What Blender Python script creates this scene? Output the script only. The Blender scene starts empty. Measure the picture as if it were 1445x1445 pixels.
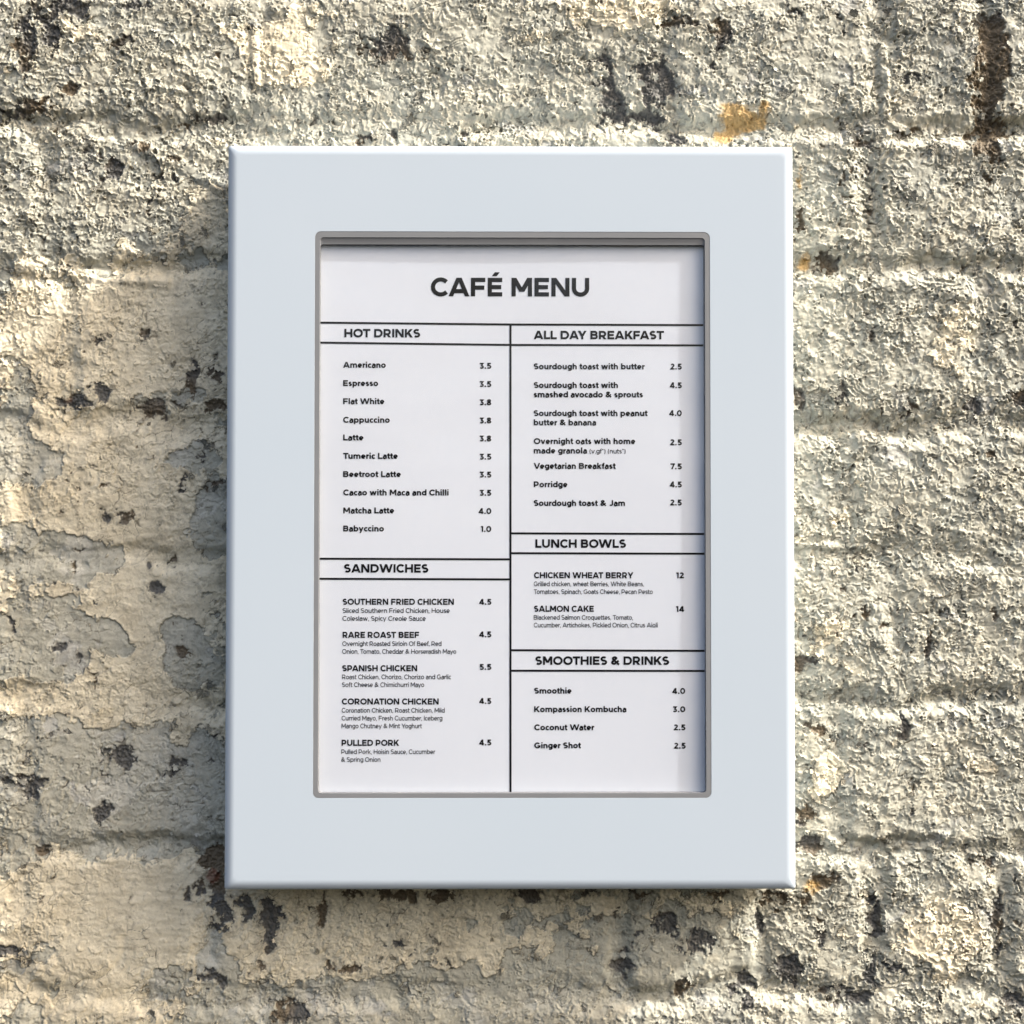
import bpy, bmesh, math, random, os
import numpy as np

# ------------------------------------------------------------------ camera, sky, sun, exposure
scene = bpy.context.scene
col = scene.collection

cam_data = bpy.data.cameras.new("camera")
cam_data.sensor_width = 36.0
cam_data.lens = 36.0 * 0.9 / 0.559
cam_data.clip_start = 0.01
cam_data.clip_end = 500.0
camera = bpy.data.objects.new("camera", cam_data)
CAM_LOC = (-0.00589, -0.93984, -0.02340)
CAM_ROT = (math.pi / 2 + 0.02807, -0.00055, -0.00743)
camera.location = CAM_LOC
camera.rotation_euler = CAM_ROT
col.objects.link(camera)
scene.camera = camera

SUN_DIR = np.array([0.725, -0.215, 0.653])
SUN_DIR /= np.linalg.norm(SUN_DIR)
sun_elev = math.asin(SUN_DIR[2])
sun_az = math.atan2(SUN_DIR[0], SUN_DIR[1])

world = bpy.data.worlds.new("World")
scene.world = world
world.use_nodes = True
wn = world.node_tree
wn.nodes.clear()
sky = wn.nodes.new("ShaderNodeTexSky")
sky.sky_type = 'NISHITA'
sky.sun_disc = False
sky.sun_elevation = sun_elev
sky.sun_rotation = sun_az
sky.air_density = 1.0
sky.dust_density = 9.0
sky.ozone_density = 0.0
bg = wn.nodes.new("ShaderNodeBackground")
bg.inputs['Strength'].default_value = 0.15
wo = wn.nodes.new("ShaderNodeOutputWorld")
wn.links.new(sky.outputs[0], bg.inputs[0])
wn.links.new(bg.outputs[0], wo.inputs[0])

sun_data = bpy.data.lights.new("sun", 'SUN')
sun_data.energy = 2.6
sun_data.angle = math.radians(2.4)
sun_data.color = (1.0, 0.99, 0.965)
sun = bpy.data.objects.new("sun", sun_data)
from mathutils import Vector
sun.rotation_euler = Vector(SUN_DIR.tolist()).to_track_quat('Z', 'Y').to_euler()
sun.location = (2, -1, 2)
col.objects.link(sun)

scene.view_settings.view_transform = 'Standard'
scene.view_settings.look = 'None'
scene.view_settings.gamma = 1.0
scene.view_settings.exposure = 1.10

scene.render.engine = 'CYCLES'
scene.cycles.max_bounces = 8
scene.cycles.transparent_max_bounces = 8

# ------------------------------------------------------------------ from photograph to place
SRC = 1445.0
FOC = SRC / (0.559 / 0.9)

def rot_matrix(a, b, c):
    ca, sa, cb, sb, cc, sc = math.cos(a), math.sin(a), math.cos(b), math.sin(b), math.cos(c), math.sin(c)
    Rx = np.array([[1, 0, 0], [0, ca, -sa], [0, sa, ca]])
    Ry = np.array([[cb, 0, sb], [0, 1, 0], [-sb, 0, cb]])
    Rz = np.array([[cc, -sc, 0], [sc, cc, 0], [0, 0, 1]])
    return Rz @ Ry @ Rx
RM = rot_matrix(*CAM_ROT)

def at(u, v, y):
    """point of the plane at depth y seen at photo pixel (u, v)"""
    d = RM @ np.array([(u - SRC / 2) / FOC, -(v - SRC / 2) / FOC, -1.0])
    t = (y - CAM_LOC[1]) / d[1]
    return CAM_LOC[0] + d[0] * t, CAM_LOC[2] + d[2] * t

def pix(X, Y, Z):
    px_, py_, pz_ = X - CAM_LOC[0], Y - CAM_LOC[1], Z - CAM_LOC[2]
    cx = px_ * RM[0, 0] + py_ * RM[1, 0] + pz_ * RM[2, 0]
    cy = px_ * RM[0, 1] + py_ * RM[1, 1] + pz_ * RM[2, 1]
    cz = px_ * RM[0, 2] + py_ * RM[1, 2] + pz_ * RM[2, 2]
    return SRC / 2 + FOC * cx / -cz, SRC / 2 - FOC * cy / -cz

# ------------------------------------------------------------------ helpers
def tag(o, label=None, cat=None, group=None, kind=None):
    if label: o['label'] = label
    if cat: o['category'] = cat
    if group: o['group'] = group
    if kind: o['kind'] = kind
    return o

def link(o, parent=None):
    col.objects.link(o)
    if parent is not None:
        o.parent = parent
    return o

def empty(name, loc=(0, 0, 0)):
    o = bpy.data.objects.new(name, None)
    o.location = loc
    o.empty_display_size = 0.05
    col.objects.link(o)
    return o

def mesh_obj(name, verts, faces, mat, parent=None, smooth=False):
    me = bpy.data.meshes.new(name)
    me.from_pydata([tuple(map(float, v)) for v in verts], [], faces)
    me.update()
    me.materials.append(mat)
    if smooth:
        me.polygons.foreach_set('use_smooth', [True] * len(me.polygons))
    return link(bpy.data.objects.new(name, me), parent)

def new_mat(name):
    m = bpy.data.materials.new(name)
    m.use_nodes = True
    nt = m.node_tree
    return m, nt, nt.nodes['Principled BSDF']

def noise_node(nt, scale, detail=4, rough=0.5, coord=None):
    n = nt.nodes.new('ShaderNodeTexNoise')
    n.inputs['Scale'].default_value = scale
    n.inputs['Detail'].default_value = detail
    n.inputs['Roughness'].default_value = rough
    if coord is None:
        coord = nt.nodes.new('ShaderNodeTexCoord').outputs['Object']
    nt.links.new(coord, n.inputs['Vector'])
    return n

def bump_node(nt, height, strength, dist, bsdf):
    b = nt.nodes.new('ShaderNodeBump')
    b.inputs['Strength'].default_value = strength
    b.inputs['Distance'].default_value = dist
    nt.links.new(height, b.inputs['Height'])
    nt.links.new(b.outputs[0], bsdf.inputs['Normal'])
    return b

# ------------------------------------------------------------------ numpy noise
rng = np.random.default_rng(11)
_ang = rng.random(4096) * 2 * np.pi
GX = np.cos(_ang).astype(np.float32)
GY = np.sin(_ang).astype(np.float32)
RV = rng.random((4096, 3)).astype(np.float32)

def _hash(ix, iy, seed):
    h = (ix * 73856093) ^ (iy * 19349663) ^ (seed * 83492791)
    h = (h ^ (h >> 13)) * 1274126177
    return (h ^ (h >> 16)) & 4095

def gnoise(x, y, seed=0):
    x = np.asarray(x, np.float32); y = np.asarray(y, np.float32)
    fx0 = np.floor(x); fy0 = np.floor(y)
    ix = fx0.astype(np.int64); iy = fy0.astype(np.int64)
    fx = x - fx0; fy = y - fy0
    ux = fx * fx * fx * (fx * (fx * 6 - 15) + 10)
    uy = fy * fy * fy * (fy * (fy * 6 - 15) + 10)
    def g(dx, dy):
        k = _hash(ix + dx, iy + dy, seed)
        return GX[k] * (fx - dx) + GY[k] * (fy - dy)
    a = g(0, 0); a += ux * (g(1, 0) - a)
    b = g(0, 1); b += ux * (g(1, 1) - b)
    return (a + uy * (b - a)) * 1.5

def fbm(x, y, wl, octv, gain=0.5, seed=0, kind=None):
    s = 0; a = 1.0; tot = 0.0
    for i in range(octv):
        n = gnoise(x / wl + 17.3 * i, y / wl - 9.1 * i, seed + i)
        if kind == 'ridge': n = 1 - 2 * np.abs(n)
        if kind == 'billow': n = 2 * np.abs(n) - 0.6
        s = s + a * n; tot += a
        a *= gain; wl /= 2.03
    return s / tot

def worley(x, y, cell, seed):
    x = np.asarray(x / cell, np.float32); y = np.asarray(y / cell, np.float32)
    ix = np.floor(x).astype(np.int64); iy = np.floor(y).astype(np.int64)
    f1 = np.full(x.shape, 9, np.float32); f2 = f1.copy()
    idh = np.zeros(x.shape, np.int64)
    cx = np.zeros(x.shape, np.float32); cy = cx.copy()
    for dx in (-1, 0, 1):
        for dy in (-1, 0, 1):
            k = _hash(ix + dx, iy + dy, seed)
            qx = ix + dx + RV[k, 0]; qy = iy + dy + RV[k, 1]
            ex = (x - qx).astype(np.float32); ey = (y - qy).astype(np.float32)
            d = np.sqrt(ex * ex + ey * ey)
            m = d < f1
            f2 = np.where(m, f1, np.minimum(f2, d))
            idh = np.where(m, k, idh)
            cx = np.where(m, ex, cx); cy = np.where(m, ey, cy)
            f1 = np.where(m, d, f1)
    return f1, f2, idh, cx, cy

def sstep(a, b, x):
    t = np.clip((x - a) / (b - a), 0, 1)
    return t * t * (3 - 2 * t)

def blobs(U, V, lst):
    s = np.zeros(U.shape, np.float32)
    for (u, v, ru, rv, w) in lst:
        s += w * np.exp(-(((U - u) / ru) ** 2 + ((V - v) / rv) ** 2))
    return s

# ------------------------------------------------------------------ the wall
def axis_coords(lo, hi, step, far):
    mid = np.arange(lo, hi, step)
    out = [hi]; s = step
    while out[-1] < far:
        s = min(s * 1.18, 0.004); out.append(out[-1] + s)
    neg = [lo]; s = step
    while neg[-1] > -far:
        s = min(s * 1.18, 0.004); neg.append(neg[-1] - s)
    return np.array(neg[::-1][:-1] + mid.tolist() + out)

STEP = 0.00047
xs = axis_coords(-0.308, 0.304, STEP, 0.62)
zs = axis_coords(-0.302, 0.308, STEP, 0.62)
GXm, GZm = np.meshgrid(xs, zs)
U, V = pix(GXm, 0.0, GZm)
U = U.astype(np.float32); V = V.astype(np.float32)
xm = (GXm * 1000).astype(np.float32)      # millimetres
zm = (GZm * 1000).astype(np.float32)

def slope_norm(f):
    gz, gx = np.gradient(f, zs * 1000, xs * 1000)
    return np.sqrt(gx * gx + gz * gz) + 1e-4

# --- where the wall is rough (1) or smooth under thick paint (0)
RG = 0.95 + blobs(U, V, [
    (170, 800, 210, 300, -0.85), (160, 1290, 170, 120, -0.85), (60, 1420, 260, 60, -.45), (720, 1360, 330, 130, -0.55),
    (1130, 70, 70, 60, -.45), (470, 40, 60, 50, -.4), (1330, 1120, 110, 60, -.35),
    (1020, 1300, 110, 60, -.4), (1200, 1400, 60, 60, -.2), (230, 430, 120, 60, -.5), (400, 60, 60, 60, -.35),
    (300, 300, 60, 70, -.3), (1190, 830, 60, 30, -.4), (1050, 1390, 70, 40, -.3),
    (1300, 530, 50, 30, -.35)])
RG += 0.35 * fbm(xm, zm, 55, 3, seed=5)
RG = np.clip(RG * .86, 0.06, 1.1)

# --- courses and perpends, as seen in the photograph
wu = fbm(xm, zm, 38, 4, seed=21) * 16 + fbm(xm, zm, 6, 3, seed=23) * 5
wv = fbm(xm, zm, 50, 4, seed=31) * 24 + fbm(xm, zm, 6, 3, seed=33) * 5
UU = U + wu; VV = V + wv
BED = [-1260, -1040, -830, -625, -425, -222, -22, 178, 378, 600, 786, 988, 1196, 1402, 1604, 1806, 2010, 2215, 2420, 2640]
BRK = {5: [140, 700, 1262], 6: [362, 943, 1242, 1392], 7: [66, 640, 1225], 8: [-180, 95, 670, 1384], 9: [40, 622, 1190],
       10: [-240, 322, 880, 1268], 11: [36, 600, 1180], 12: [28, 292, 872, 1072, 1236, 1412], 13: [60, 640, 1205]}
rr = random.Random(4)
row = np.clip(np.searchsorted(BED, VV) - 1, 0, len(BED) - 2)
bed = np.array(BED, np.float32)
dV = np.minimum(VV - bed[row], bed[row + 1] - VV)
dU = np.full(U.shape, 1e3, np.float32)
brick_id = np.zeros(U.shape, np.int32)
bcu = np.zeros(U.shape, np.float32)
for r in range(len(BED) - 1):
    p = list(BRK.get(r, []))
    if not p:
        p = [(-150 if r % 2 else 140) + 10 * (r % 3)]
        p.append(p[0] + 565)
    while p[0] > -1300: p.insert(0, p[0] - (565 if rr.random() < .6 else 290))
    while p[-1] < 2750: p.append(p[-1] + (565 if rr.random() < .6 else 290))
    p = np.array(p, np.float32)
    m = row == r
    q = np.clip(np.searchsorted(p, UU[m]) - 1, 0, len(p) - 2)
    dU[m] = np.minimum(UU[m] - p[q], p[q + 1] - UU[m])
    brick_id[m] = r * 100 + q
    bcu[m] = (p[q] + p[q + 1]) / 2
MMPX = 0.405
W2, H2 = 0.155, 0.4059 / 2
edge = np.minimum(np.maximum(dU, -50), dV) * MMPX       # mm from the middle line of the nearest joint
# rounded corners of the bricks
ex = np.clip(14 - dU * MMPX, 0, None); ey = np.clip(14 - dV * MMPX, 0, None)
edge = np.where((ex > 0) & (ey > 0), 14 - np.sqrt(ex * ex + ey * ey), edge)
edge = edge.astype(np.float32)

jdepth = (2.3 + 4.0 * fbm(xm, zm, 42, 3, seed=41)) * np.where(dU < dV, .7, 1.0) + blobs(U, V, [
    (150, 785, 140, 60, -.9), (200, 1195, 150, 40, .2), (150, 985, 150, 40, -.8), (1385, 110, 60, 110, 2.0),
    (1238, 1310, 30, 80, 2.0), (1410, 1320, 30, 90, 1.6), (650, 1402, 300, 40, -.8), (60, 160, 100, 20, 1.2), (290, 165, 60, 20, 1.0),
    (1300, 375, 150, 30, 1.0), (1180, 375, 40, 30, 1.0), (1400, 195, 60, 30, 1.0), (1200, 608, 100, 25, .9), (1300, 1182, 150, 25, 1.1)])
jdepth = np.clip(jdepth, 0.25, 5)
H = -jdepth * (1 - sstep(1.5, 11.0, edge + 1.5 * fbm(xm, zm, 9, 3, seed=43)))
bh = RV[(brick_id * 37) & 4095]
H += (bh[..., 0] - .5) * 1.6 * sstep(1, 9, edge) + (bh[..., 1] - .5) * 0.010 * (U - bcu) * MMPX * sstep(1, 9, edge)

# --- lumps
H += 2.1 * fbm(xm, zm, 75, 3, seed=51)
H += (0.28 + 0.82 * RG) * 1.35 * fbm(xm, zm * 1.25, 17, 3, 0.55, seed=61)
# fine brush-smooth undulation in the thickly painted parts
H += (1.1 - np.clip(RG, 0, 1.05)) * 0.36 * fbm(xm * .38, zm * 1.4, 6, 2, seed=66)
# pits and crust where it is rough
wx = xm + 2.4 * fbm(xm, zm, 8, 2, .45, seed=71); wz = zm + 2.4 * fbm(xm, zm, 8, 2, .45, seed=75)
CL = np.clip(.42 + 2.3 * fbm(xm, zm, 26, 4, .55, seed=79), 0.04, 1.15)      # crust comes in clumps
crust = fbm(wx, wz, 9.5, 3, 0.45, seed=81, kind='billow')
H += RG * (.25 + .75 * CL) * 0.40 * crust
pit = fbm(wx, wz, 4.6, 3, 0.55, seed=91)
pitm = sstep(0.24, 0.42, pit - .10 * (1 - CL))
H -= RG * CL * 1.2 * pitm

# --- coats of paint lifting: a ramp up to an edge that drops off
n = fbm(wx, wz, 19, 4, 0.5, seed=101)
saw = (n * 4.2) % 1.0
sawm = sstep(-0.25, 0.25, fbm(xm, zm, 28, 3, seed=107) + 0.5 * (RG - .55))
H += (0.07 + 1.05 * RG) * sawm * (saw ** 2.0)
n2 = fbm(wx + 40, wz, 9, 3, 0.5, seed=111)
saw2 = (n2 * 2.6 + .3) % 1.0
H += (0.03 + 0.46 * RG * (.3 + .7 * CL)) * (saw2 ** 3.0)

# --- flat scales of paint, each a little tilted, ending in a sharp edge
px_a = xm + 2.4 * fbm(xm, zm, 6, 4, .5, seed=301); pz_a = zm + 2.4 * fbm(xm, zm, 6, 4, .5, seed=305)
g1, g2, gid, gx1, gy1 = worley(px_a, pz_a * 1.15, 7.2, 9)
H += RG * (.25 + .75 * CL) * ((RV[gid, 0] - .5) * 0.95 + ((RV[gid, 1] - .5) * gx1 + (RV[gid, 2] - .5) * gy1) * 1.25)
g1b, g2b, gidb, gx2, gy2 = worley(px_a + 90, pz_a, 3.6, 13)
H += RG * CL * ((RV[gidb, 0] - .5) * 0.30 + ((RV[gidb, 1] - .5) * gx2 + (RV[gidb, 2] - .5) * gy2) * .45)

# --- little flaps lifting one by one, also in the smooth parts
for cell_, sd_, amp_, dens_ in ((6.5, 21, .75, .5), (4.0, 25, .5, .35), (11.0, 29, 1.0, .35)):
    k1, k2, kid, kx, ky = worley(xm + 1.2 * fbm(xm, zm, 3, 3, .6, seed=311), zm + 1.2 * fbm(xm, zm, 3, 3, .6, seed=315), cell_, sd_)
    on = (RV[kid, 2] < dens_) * (.45 + .55 * np.clip(RG, 0, 1))
    an = RV[kid, 0] * 6.283; r_k = .16 + .20 * RV[kid, 1]
    prj = (kx * np.cos(an) + ky * np.sin(an)) / r_k
    H += on * amp_ * np.clip((prj + 1) * .5, 0, 1) ** 1.5 * (k1 < r_k)
H += 0.04 * fbm(xm, zm, 1.7, 2, .6, seed=319)
# burst blisters: a low rim round a little hole down to the dark
hole = np.zeros(U.shape, np.float32)
for cell_, sd_, dens_ in ((3.6, 35, .55), (5.5, 39, .45)):
    k1, k2, kid, kx, ky = worley(px_a, pz_a, cell_, sd_)
    k1 = k1 + .10 * fbm(xm, zm, 1.6, 2, .6, seed=323)
    on = (RV[kid, 1] < dens_ * np.clip(CL * 1.2, .1, 1)) * np.clip(RG, .05, 1)
    r_k = .10 + .13 * RV[kid, 2]
    H += on * (.55 * np.exp(-((k1 - r_k * 1.25) / .09) ** 2) - 1.0 * (1 - sstep(r_k * .55, r_k * .95, k1)))
    hole = np.maximum(hole, on * (1 - sstep(r_k * .5, r_k * .95, k1)) * (RV[kid, 0] < .75))

# --- crackled film
f1, f2, idh, cx, cy = worley(wx * .9, wz * 1.2, 7.5, 5)
crk = sstep(0.0, 0.35, fbm(xm, zm, 40, 3, seed=121) + .12)
tilt = ((RV[idh, 0] - .5) * cx + (RV[idh, 1] - .5) * cy)
H += crk * (0.03 + 0.85 * RG) * 0.9 * tilt
H -= crk * 0.45 * (1 - sstep(0.02, 0.07, f2 - f1)) * (0.25 + 0.6 * RG)

# --- top coat: cream on the left and along the foot, off-white elsewhere
CR = blobs(U, V, [
    (170, 760, 230, 230, 1.0), (150, 1330, 260, 130, 1.1), (90, 990, 160, 40, .7), (250, 1050, 90, 50, .5), (30, 450, 90, 60, .5),
    (230, 450, 150, 90, .7), (400, 70, 70, 60, .7), (560, 1330, 230, 60, .55), (650, 1270, 420, 40, .5), (300, 300, 40, 60, .5),
    (250, 500, 160, 60, .5), (1330, 1320, 70, 60, .55), (1165, 1090, 22, 28, 1.0), (1390, 1082, 22, 12, .9),
    (1330, 480, 45, 45, .5), (870, 20, 90, 40, .6), (1200, 720, 30, 30, .4), (1340, 1330, 25, 40, .5), (690, 1330, 14, 44, 1.2),
    (1170, 890, 30, 50, .5), (110, 50, 40, 30, .3)])
GREY = blobs(U, V, [
    (45, 655, 45, 30, .9), (110, 780, 90, 35, .9), (90, 800, 40, 35, .6), (295, 740, 32, 60, .9), (65, 905, 70, 55, 1.1), (157, 897, 22, 22, 1.0),
    (262, 915, 30, 48, 1.1), (170, 1110, 170, 80, .9), (40, 1060, 80, 60, .6), (20, 600, 30, 40, .4), (305, 1340, 36, 60, .9),
    (230, 1385, 40, 30, .8), (60, 1350, 60, 40, .7), (650, 1420, 320, 30, .6), (420, 1420, 100, 30, .5), (40, 1440, 20, 40, .5),
    (215, 1040, 20, 20, .6), (240, 560, 60, 30, .45), (30, 760, 30, 25, .5), (700, 1300, 50, 30, .5), (270, 650, 50, 25, .5)])
top = CR - GREY + 0.72 * fbm(wx, wz, 19, 6, 0.62, seed=131)
F2v = top - 0.33
dC = F2v / slope_norm(F2v)
dC = np.clip(dC, -20, 20)
cream = sstep(-0.15, 0.35, dC)
H += 0.55 * cream + 0.75 * np.exp(-np.clip(dC, 0, None) / 1.6) * (dC > 0) * sstep(-.2, .5, fbm(xm, zm, 6, 2, seed=137) + .1)
# second coat breaks over the rest of the wall
f3 = fbm(wx, wz, 24, 6, 0.58, seed=141) + 0.10
d3 = np.clip(f3 / slope_norm(f3), -20, 20)
coat = sstep(-0.15, 0.3, d3)
H += (0.35 * coat + 0.5 * RG * np.exp(-np.clip(d3, 0, None) / 1.3) * (d3 > 0)) * (0.25 + 0.75 * RG)

# --- places where the paint has come off to the dark masonry
DARK = [(92, 18, 34, 16), (35, 65, 17, 34), (75, 55, 12, 22), (195, 5, 18, 7), (172, 60, 22, 5), (102, 125, 12, 8), (155, 235, 20, 14), (200, 208, 14, 8),
        (243, 222, 10, 7), (225, 248, 8, 6), (245, 255, 7, 6), (298, 170, 24, 10), (20, 158, 40, 5), (55, 147, 22, 8),
        (855, 120, 12, 36), (927, 118, 22, 34), (895, 165, 40, 10), (870, 145, 12, 16), (960, 30, 24, 8), (1018, 52, 16, 20), (1118, 18, 12, 5),
        (1398, 100, 23, 95), (1392, 205, 20, 30), (1400, 190, 30, 8), (1290, 185, 14, 4), (1222, 200, 16, 5), (1165, 370, 22, 12), (1428, 458, 6, 7), (1285, 110, 15, 5),
        (1128, 310, 6, 20), (1187, 552, 7, 14), (1285, 575, 6, 10), (1440, 560, 10, 14), (1375, 575, 10, 16), (1140, 935, 16, 8), (1128, 560, 8, 12),
        (105, 567, 22, 9), (149, 556, 12, 9), (218, 577, 18, 12), (274, 530, 6, 24), (307, 575, 14, 8), (306, 685, 14, 8), (306, 530, 8, 12), (148, 731, 9, 9), (181, 729, 9, 9),
        (262, 923, 7, 8), (223, 830, 9, 10), (90, 913, 8, 7), (263, 681, 4, 7), (15, 885, 8, 10), (105, 797, 5, 4), (140, 480, 6, 4), (207, 475, 10, 6),
        (172, 1070, 20, 18), (253, 1080, 13, 12), (38, 1100, 34, 7), (42, 1112, 14, 13), (146, 1143, 14, 12), (118, 1117, 5, 5), (10, 1342, 18, 8), (62, 1198, 10, 8),
        (303, 1214, 16, 20), (308, 1252, 10, 20), (348, 1280, 9, 18), (380, 1300, 14, 30), (394, 1290, 6, 14), (310, 1290, 16, 20), (283, 1250, 6, 8), (262, 1260, 8, 8),
        (455, 1280, 7, 20), (500, 1262, 10, 8), (570, 1262, 16, 9), (545, 1258, 10, 5), (625, 1262, 14, 10), (745, 1262, 14, 10), (830, 1260, 12, 6), (900, 1262, 20, 6),
        (1010, 1262, 20, 5), (1090, 1268, 22, 8), (1140, 1150, 12, 12), (1142, 1190, 18, 14), (1165, 1243, 22, 10), (1135, 1270, 8, 12), (1072, 1305, 8, 18),
        (985, 1325, 24, 14), (940, 1302, 16, 16), (925, 1308, 8, 14), (1235, 1300, 10, 34), (1228, 1365, 10, 24), (1160, 1320, 5, 22), (1115, 1370, 18, 22), (1050, 1395, 18, 8),
        (1052, 1415, 12, 10), (1210, 1408, 26, 9), (1180, 1395, 24, 6), (1050, 1380, 10, 10), (1410, 1300, 6, 44), (1395, 1215, 16, 5), (1275, 1025, 6, 14),
        (410, 1430, 24, 18), (365, 1363, 10, 8), (300, 1380, 20, 10), (880, 1362, 14, 10), (970, 1390, 8, 12), (632, 1362, 5, 5), (560, 1335, 12, 7), (490, 1363, 26, 4),
        (1432, 1415, 14, 14), (1318, 1052, 6, 4), (1217, 1050, 6, 6), (1260, 1365, 16, 6), (550, 60, 30, 20), (520, 195, 14, 7), (950, 195, 16, 5), (555, 190, 8, 8),
        (285, 640, 5, 5), (1400, 640, 8, 6), (1310, 905, 6, 18), (1400, 870, 8, 8), (1220, 860, 6, 6), (1150, 1030, 14, 8)]
FD = np.full(U.shape, -1.0, np.float32)
nd = fbm(xm, zm, 10, 5, 0.65, seed=151)
nd2 = fbm(xm, zm, 10, 5, 0.65, seed=157)
for (u, v, ru, rv) in DARK:
    sel = (np.abs(U - u) < 3 * ru + 25) & (np.abs(V - v) < 3 * rv + 25)
    q = 1 - np.sqrt(((U[sel] - u + 22 * nd[sel]) / (ru * 1.0)) ** 2 + ((V[sel] - v + 20 * nd2[sel]) / (rv * 1.0)) ** 2)
    FD[sel] = np.maximum(FD[sel], q)
FD = FD + 0.07 + 1.3 * nd - .7 * nd2 + .35 * fbm(xm, zm, 3.2, 3, .65, seed=159)
# scattered small losses, more of them where the wall is rough
sm = fbm(wx, wz, 7.5, 4, 0.6, seed=161) + 0.45 * fbm(xm, zm, 45, 2, seed=165) - 0.575 + 0.09 * RG
outer = (U < -40) | (U > 1485) | (V < -40) | (V > 1485)
sm = sm + np.where(outer, 0.12, 0)
FD = np.maximum(FD, sm * 1.6)
dD = np.clip(FD / slope_norm(FD), -20, 20)
dark = sstep(-0.1, 0.45, dD)
H -= dark * (0.9 + 1.1 * sstep(0, 4, dD)) * (0.45 + 0.55 * np.clip(RG, 0, 1))
H += 0.5 * np.exp(np.clip(dD, None, 0) / 1.2) * (dD < 0) * (0.2 + 0.8 * RG) * sstep(-.1, .5, fbm(xm, zm, 5, 2, seed=169) + .1)
H += dark * 0.7 * fbm(xm, zm, 2.6, 3, 0.6, seed=171)

# --- lines of filler standing proud
def ridge(u0, v0, u1, v1, w, hgt):
    global H
    L = math.hypot(u1 - u0, v1 - v0); tx, ty = (u1 - u0) / L, (v1 - v0) / L
    a = (UU * .3 + U * .7 - u0) * tx + (VV * .2 + V * .8 - v0) * ty
    b = -(U - u0) * ty + (VV * .2 + V * .8 - v0) * tx
    m = sstep(-5, 3, a) * sstep(-5, 3, L - a) * np.exp(-(b / w) ** 4)
    H += m * hgt
ridge(1118, 771, 1230, 772, 4.5, 1.1)
ridge(1140, 778, 1144, 806, 6, 1.1)
ridge(1165, 1188, 1215, 1198, 8, 1.2)
ridge(1240, 1192, 1318, 1197, 6, 1.5)
ridge(1245, 60, 1250, 165, 7, 1.6)
ridge(1250, 165, 1285, 185, 5, 1.0)
ridge(358, 30, 362, 125, 6, 1.2)
ridge(0, 190, 170, 178, 9, .9)
ridge(190, 200, 318, 268, 9, 1.2)
ridge(20, 375, 240, 400, 9, 1.3)
ridge(0, 560, 90, 600, 12, 1.3)
ridge(1120, 205, 1445, 215, 9, .8)
ridge(1160, 385, 1380, 420, 10, 1.0)
# incised arc in the smooth paint low on the left
rad = np.hypot((U - 125) / 50.0, (V - 1330) / 52.0)
H -= 0.7 * np.exp(-((rad - 1) / .10) ** 2) * (V > 1320) * (V < 1420)
H = np.clip(H, -7.5, 4.2)

# --- colours of the coats (their own colour, with shade lines painted along broken edges)
def lin(r, g, b):
    c = np.array([r, g, b]) / 255.0
    return np.where(c <= .04045, c / 12.92, ((c + .055) / 1.055) ** 2.4).astype(np.float32)
c_grey = lin(176, 175, 159); c_white = lin(190, 186, 166); c_cream = lin(235, 223, 192); c_under = lin(212, 208, 190)
c_tan = lin(208, 194, 162); c_dark = lin(98, 96, 90); c_brown = lin(118, 102, 76); c_och = lin(182, 146, 84); c_blue = lin(188, 186, 176)
def mixc(A, B, t):
    return A + (B - A) * t[..., None]
C = np.broadcast_to(c_grey, U.shape + (3,)).copy()
C = mixc(C, c_under, np.clip(GREY * 1.3, 0, 1))
C = mixc(C, c_white, coat * (0.55 + .4 * sstep(-.3, .3, fbm(xm, zm, 60, 2, seed=201))))
tw = sstep(-.2, .4, fbm(xm, zm, 34, 4, seed=205))
C = mixc(C, np.broadcast_to(c_tan, C.shape), 0.30 * tw * sstep(0.2, .9, saw))
C = mixc(C, np.broadcast_to(c_blue, C.shape), 0.55 * sstep(0.18, .34, fbm(wx, wz, 26, 4, seed=209)) * (1 - coat))
cc = mixc(np.broadcast_to(c_cream, C.shape), np.broadcast_to(c_tan, C.shape), 0.55 * sstep(-.25, .45, fbm(xm, zm, 22, 4, seed=213)))
C = C * (1 - cream[..., None]) + cc * cream[..., None]
# grime: streaks and freckles of the paint itself
gr = sstep(.05, .55, fbm(xm, zm, 30, 5, .6, seed=221))
C *= (1 - 0.20 * gr)[..., None]
fr = sstep(.30, .5, fbm(wx, wz, 3.2, 3, .6, seed=225))
C = mixc(C, np.broadcast_to(c_brown, C.shape), 0.42 * fr * np.clip(RG, 0, 1) * (1 - .6 * cream))
fine = fbm(xm, zm, 2.2, 2, .6, seed=229)
C *= (1 + 0.10 * fine)[..., None]
# shade painted as dark lines under flake edges and in cracks; pits show masonry
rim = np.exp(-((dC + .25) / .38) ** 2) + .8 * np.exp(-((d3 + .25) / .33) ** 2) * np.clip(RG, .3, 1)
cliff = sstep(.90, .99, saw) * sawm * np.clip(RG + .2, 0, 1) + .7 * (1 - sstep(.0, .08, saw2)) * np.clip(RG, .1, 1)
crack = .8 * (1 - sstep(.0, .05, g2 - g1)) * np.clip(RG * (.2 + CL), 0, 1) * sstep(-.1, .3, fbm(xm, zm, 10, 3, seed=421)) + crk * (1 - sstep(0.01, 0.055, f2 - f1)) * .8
edge_shade = np.clip((.75 * rim + .35 * cliff + crack) * sstep(-.35, .3, fbm(xm, zm, 12, 3, seed=251)), 0, .85)
C = mixc(C, np.broadcast_to(lin(96, 86, 66), C.shape), edge_shade)
C = mixc(C, np.broadcast_to(lin(70, 64, 54), C.shape), .8 * pitm * np.clip(RG * CL, 0, 1) * sstep(-.1, .2, fbm(xm, zm, 15, 2, seed=255)))
C = mixc(C, np.broadcast_to(lin(78, 72, 60), C.shape), .8 * hole)
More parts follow.
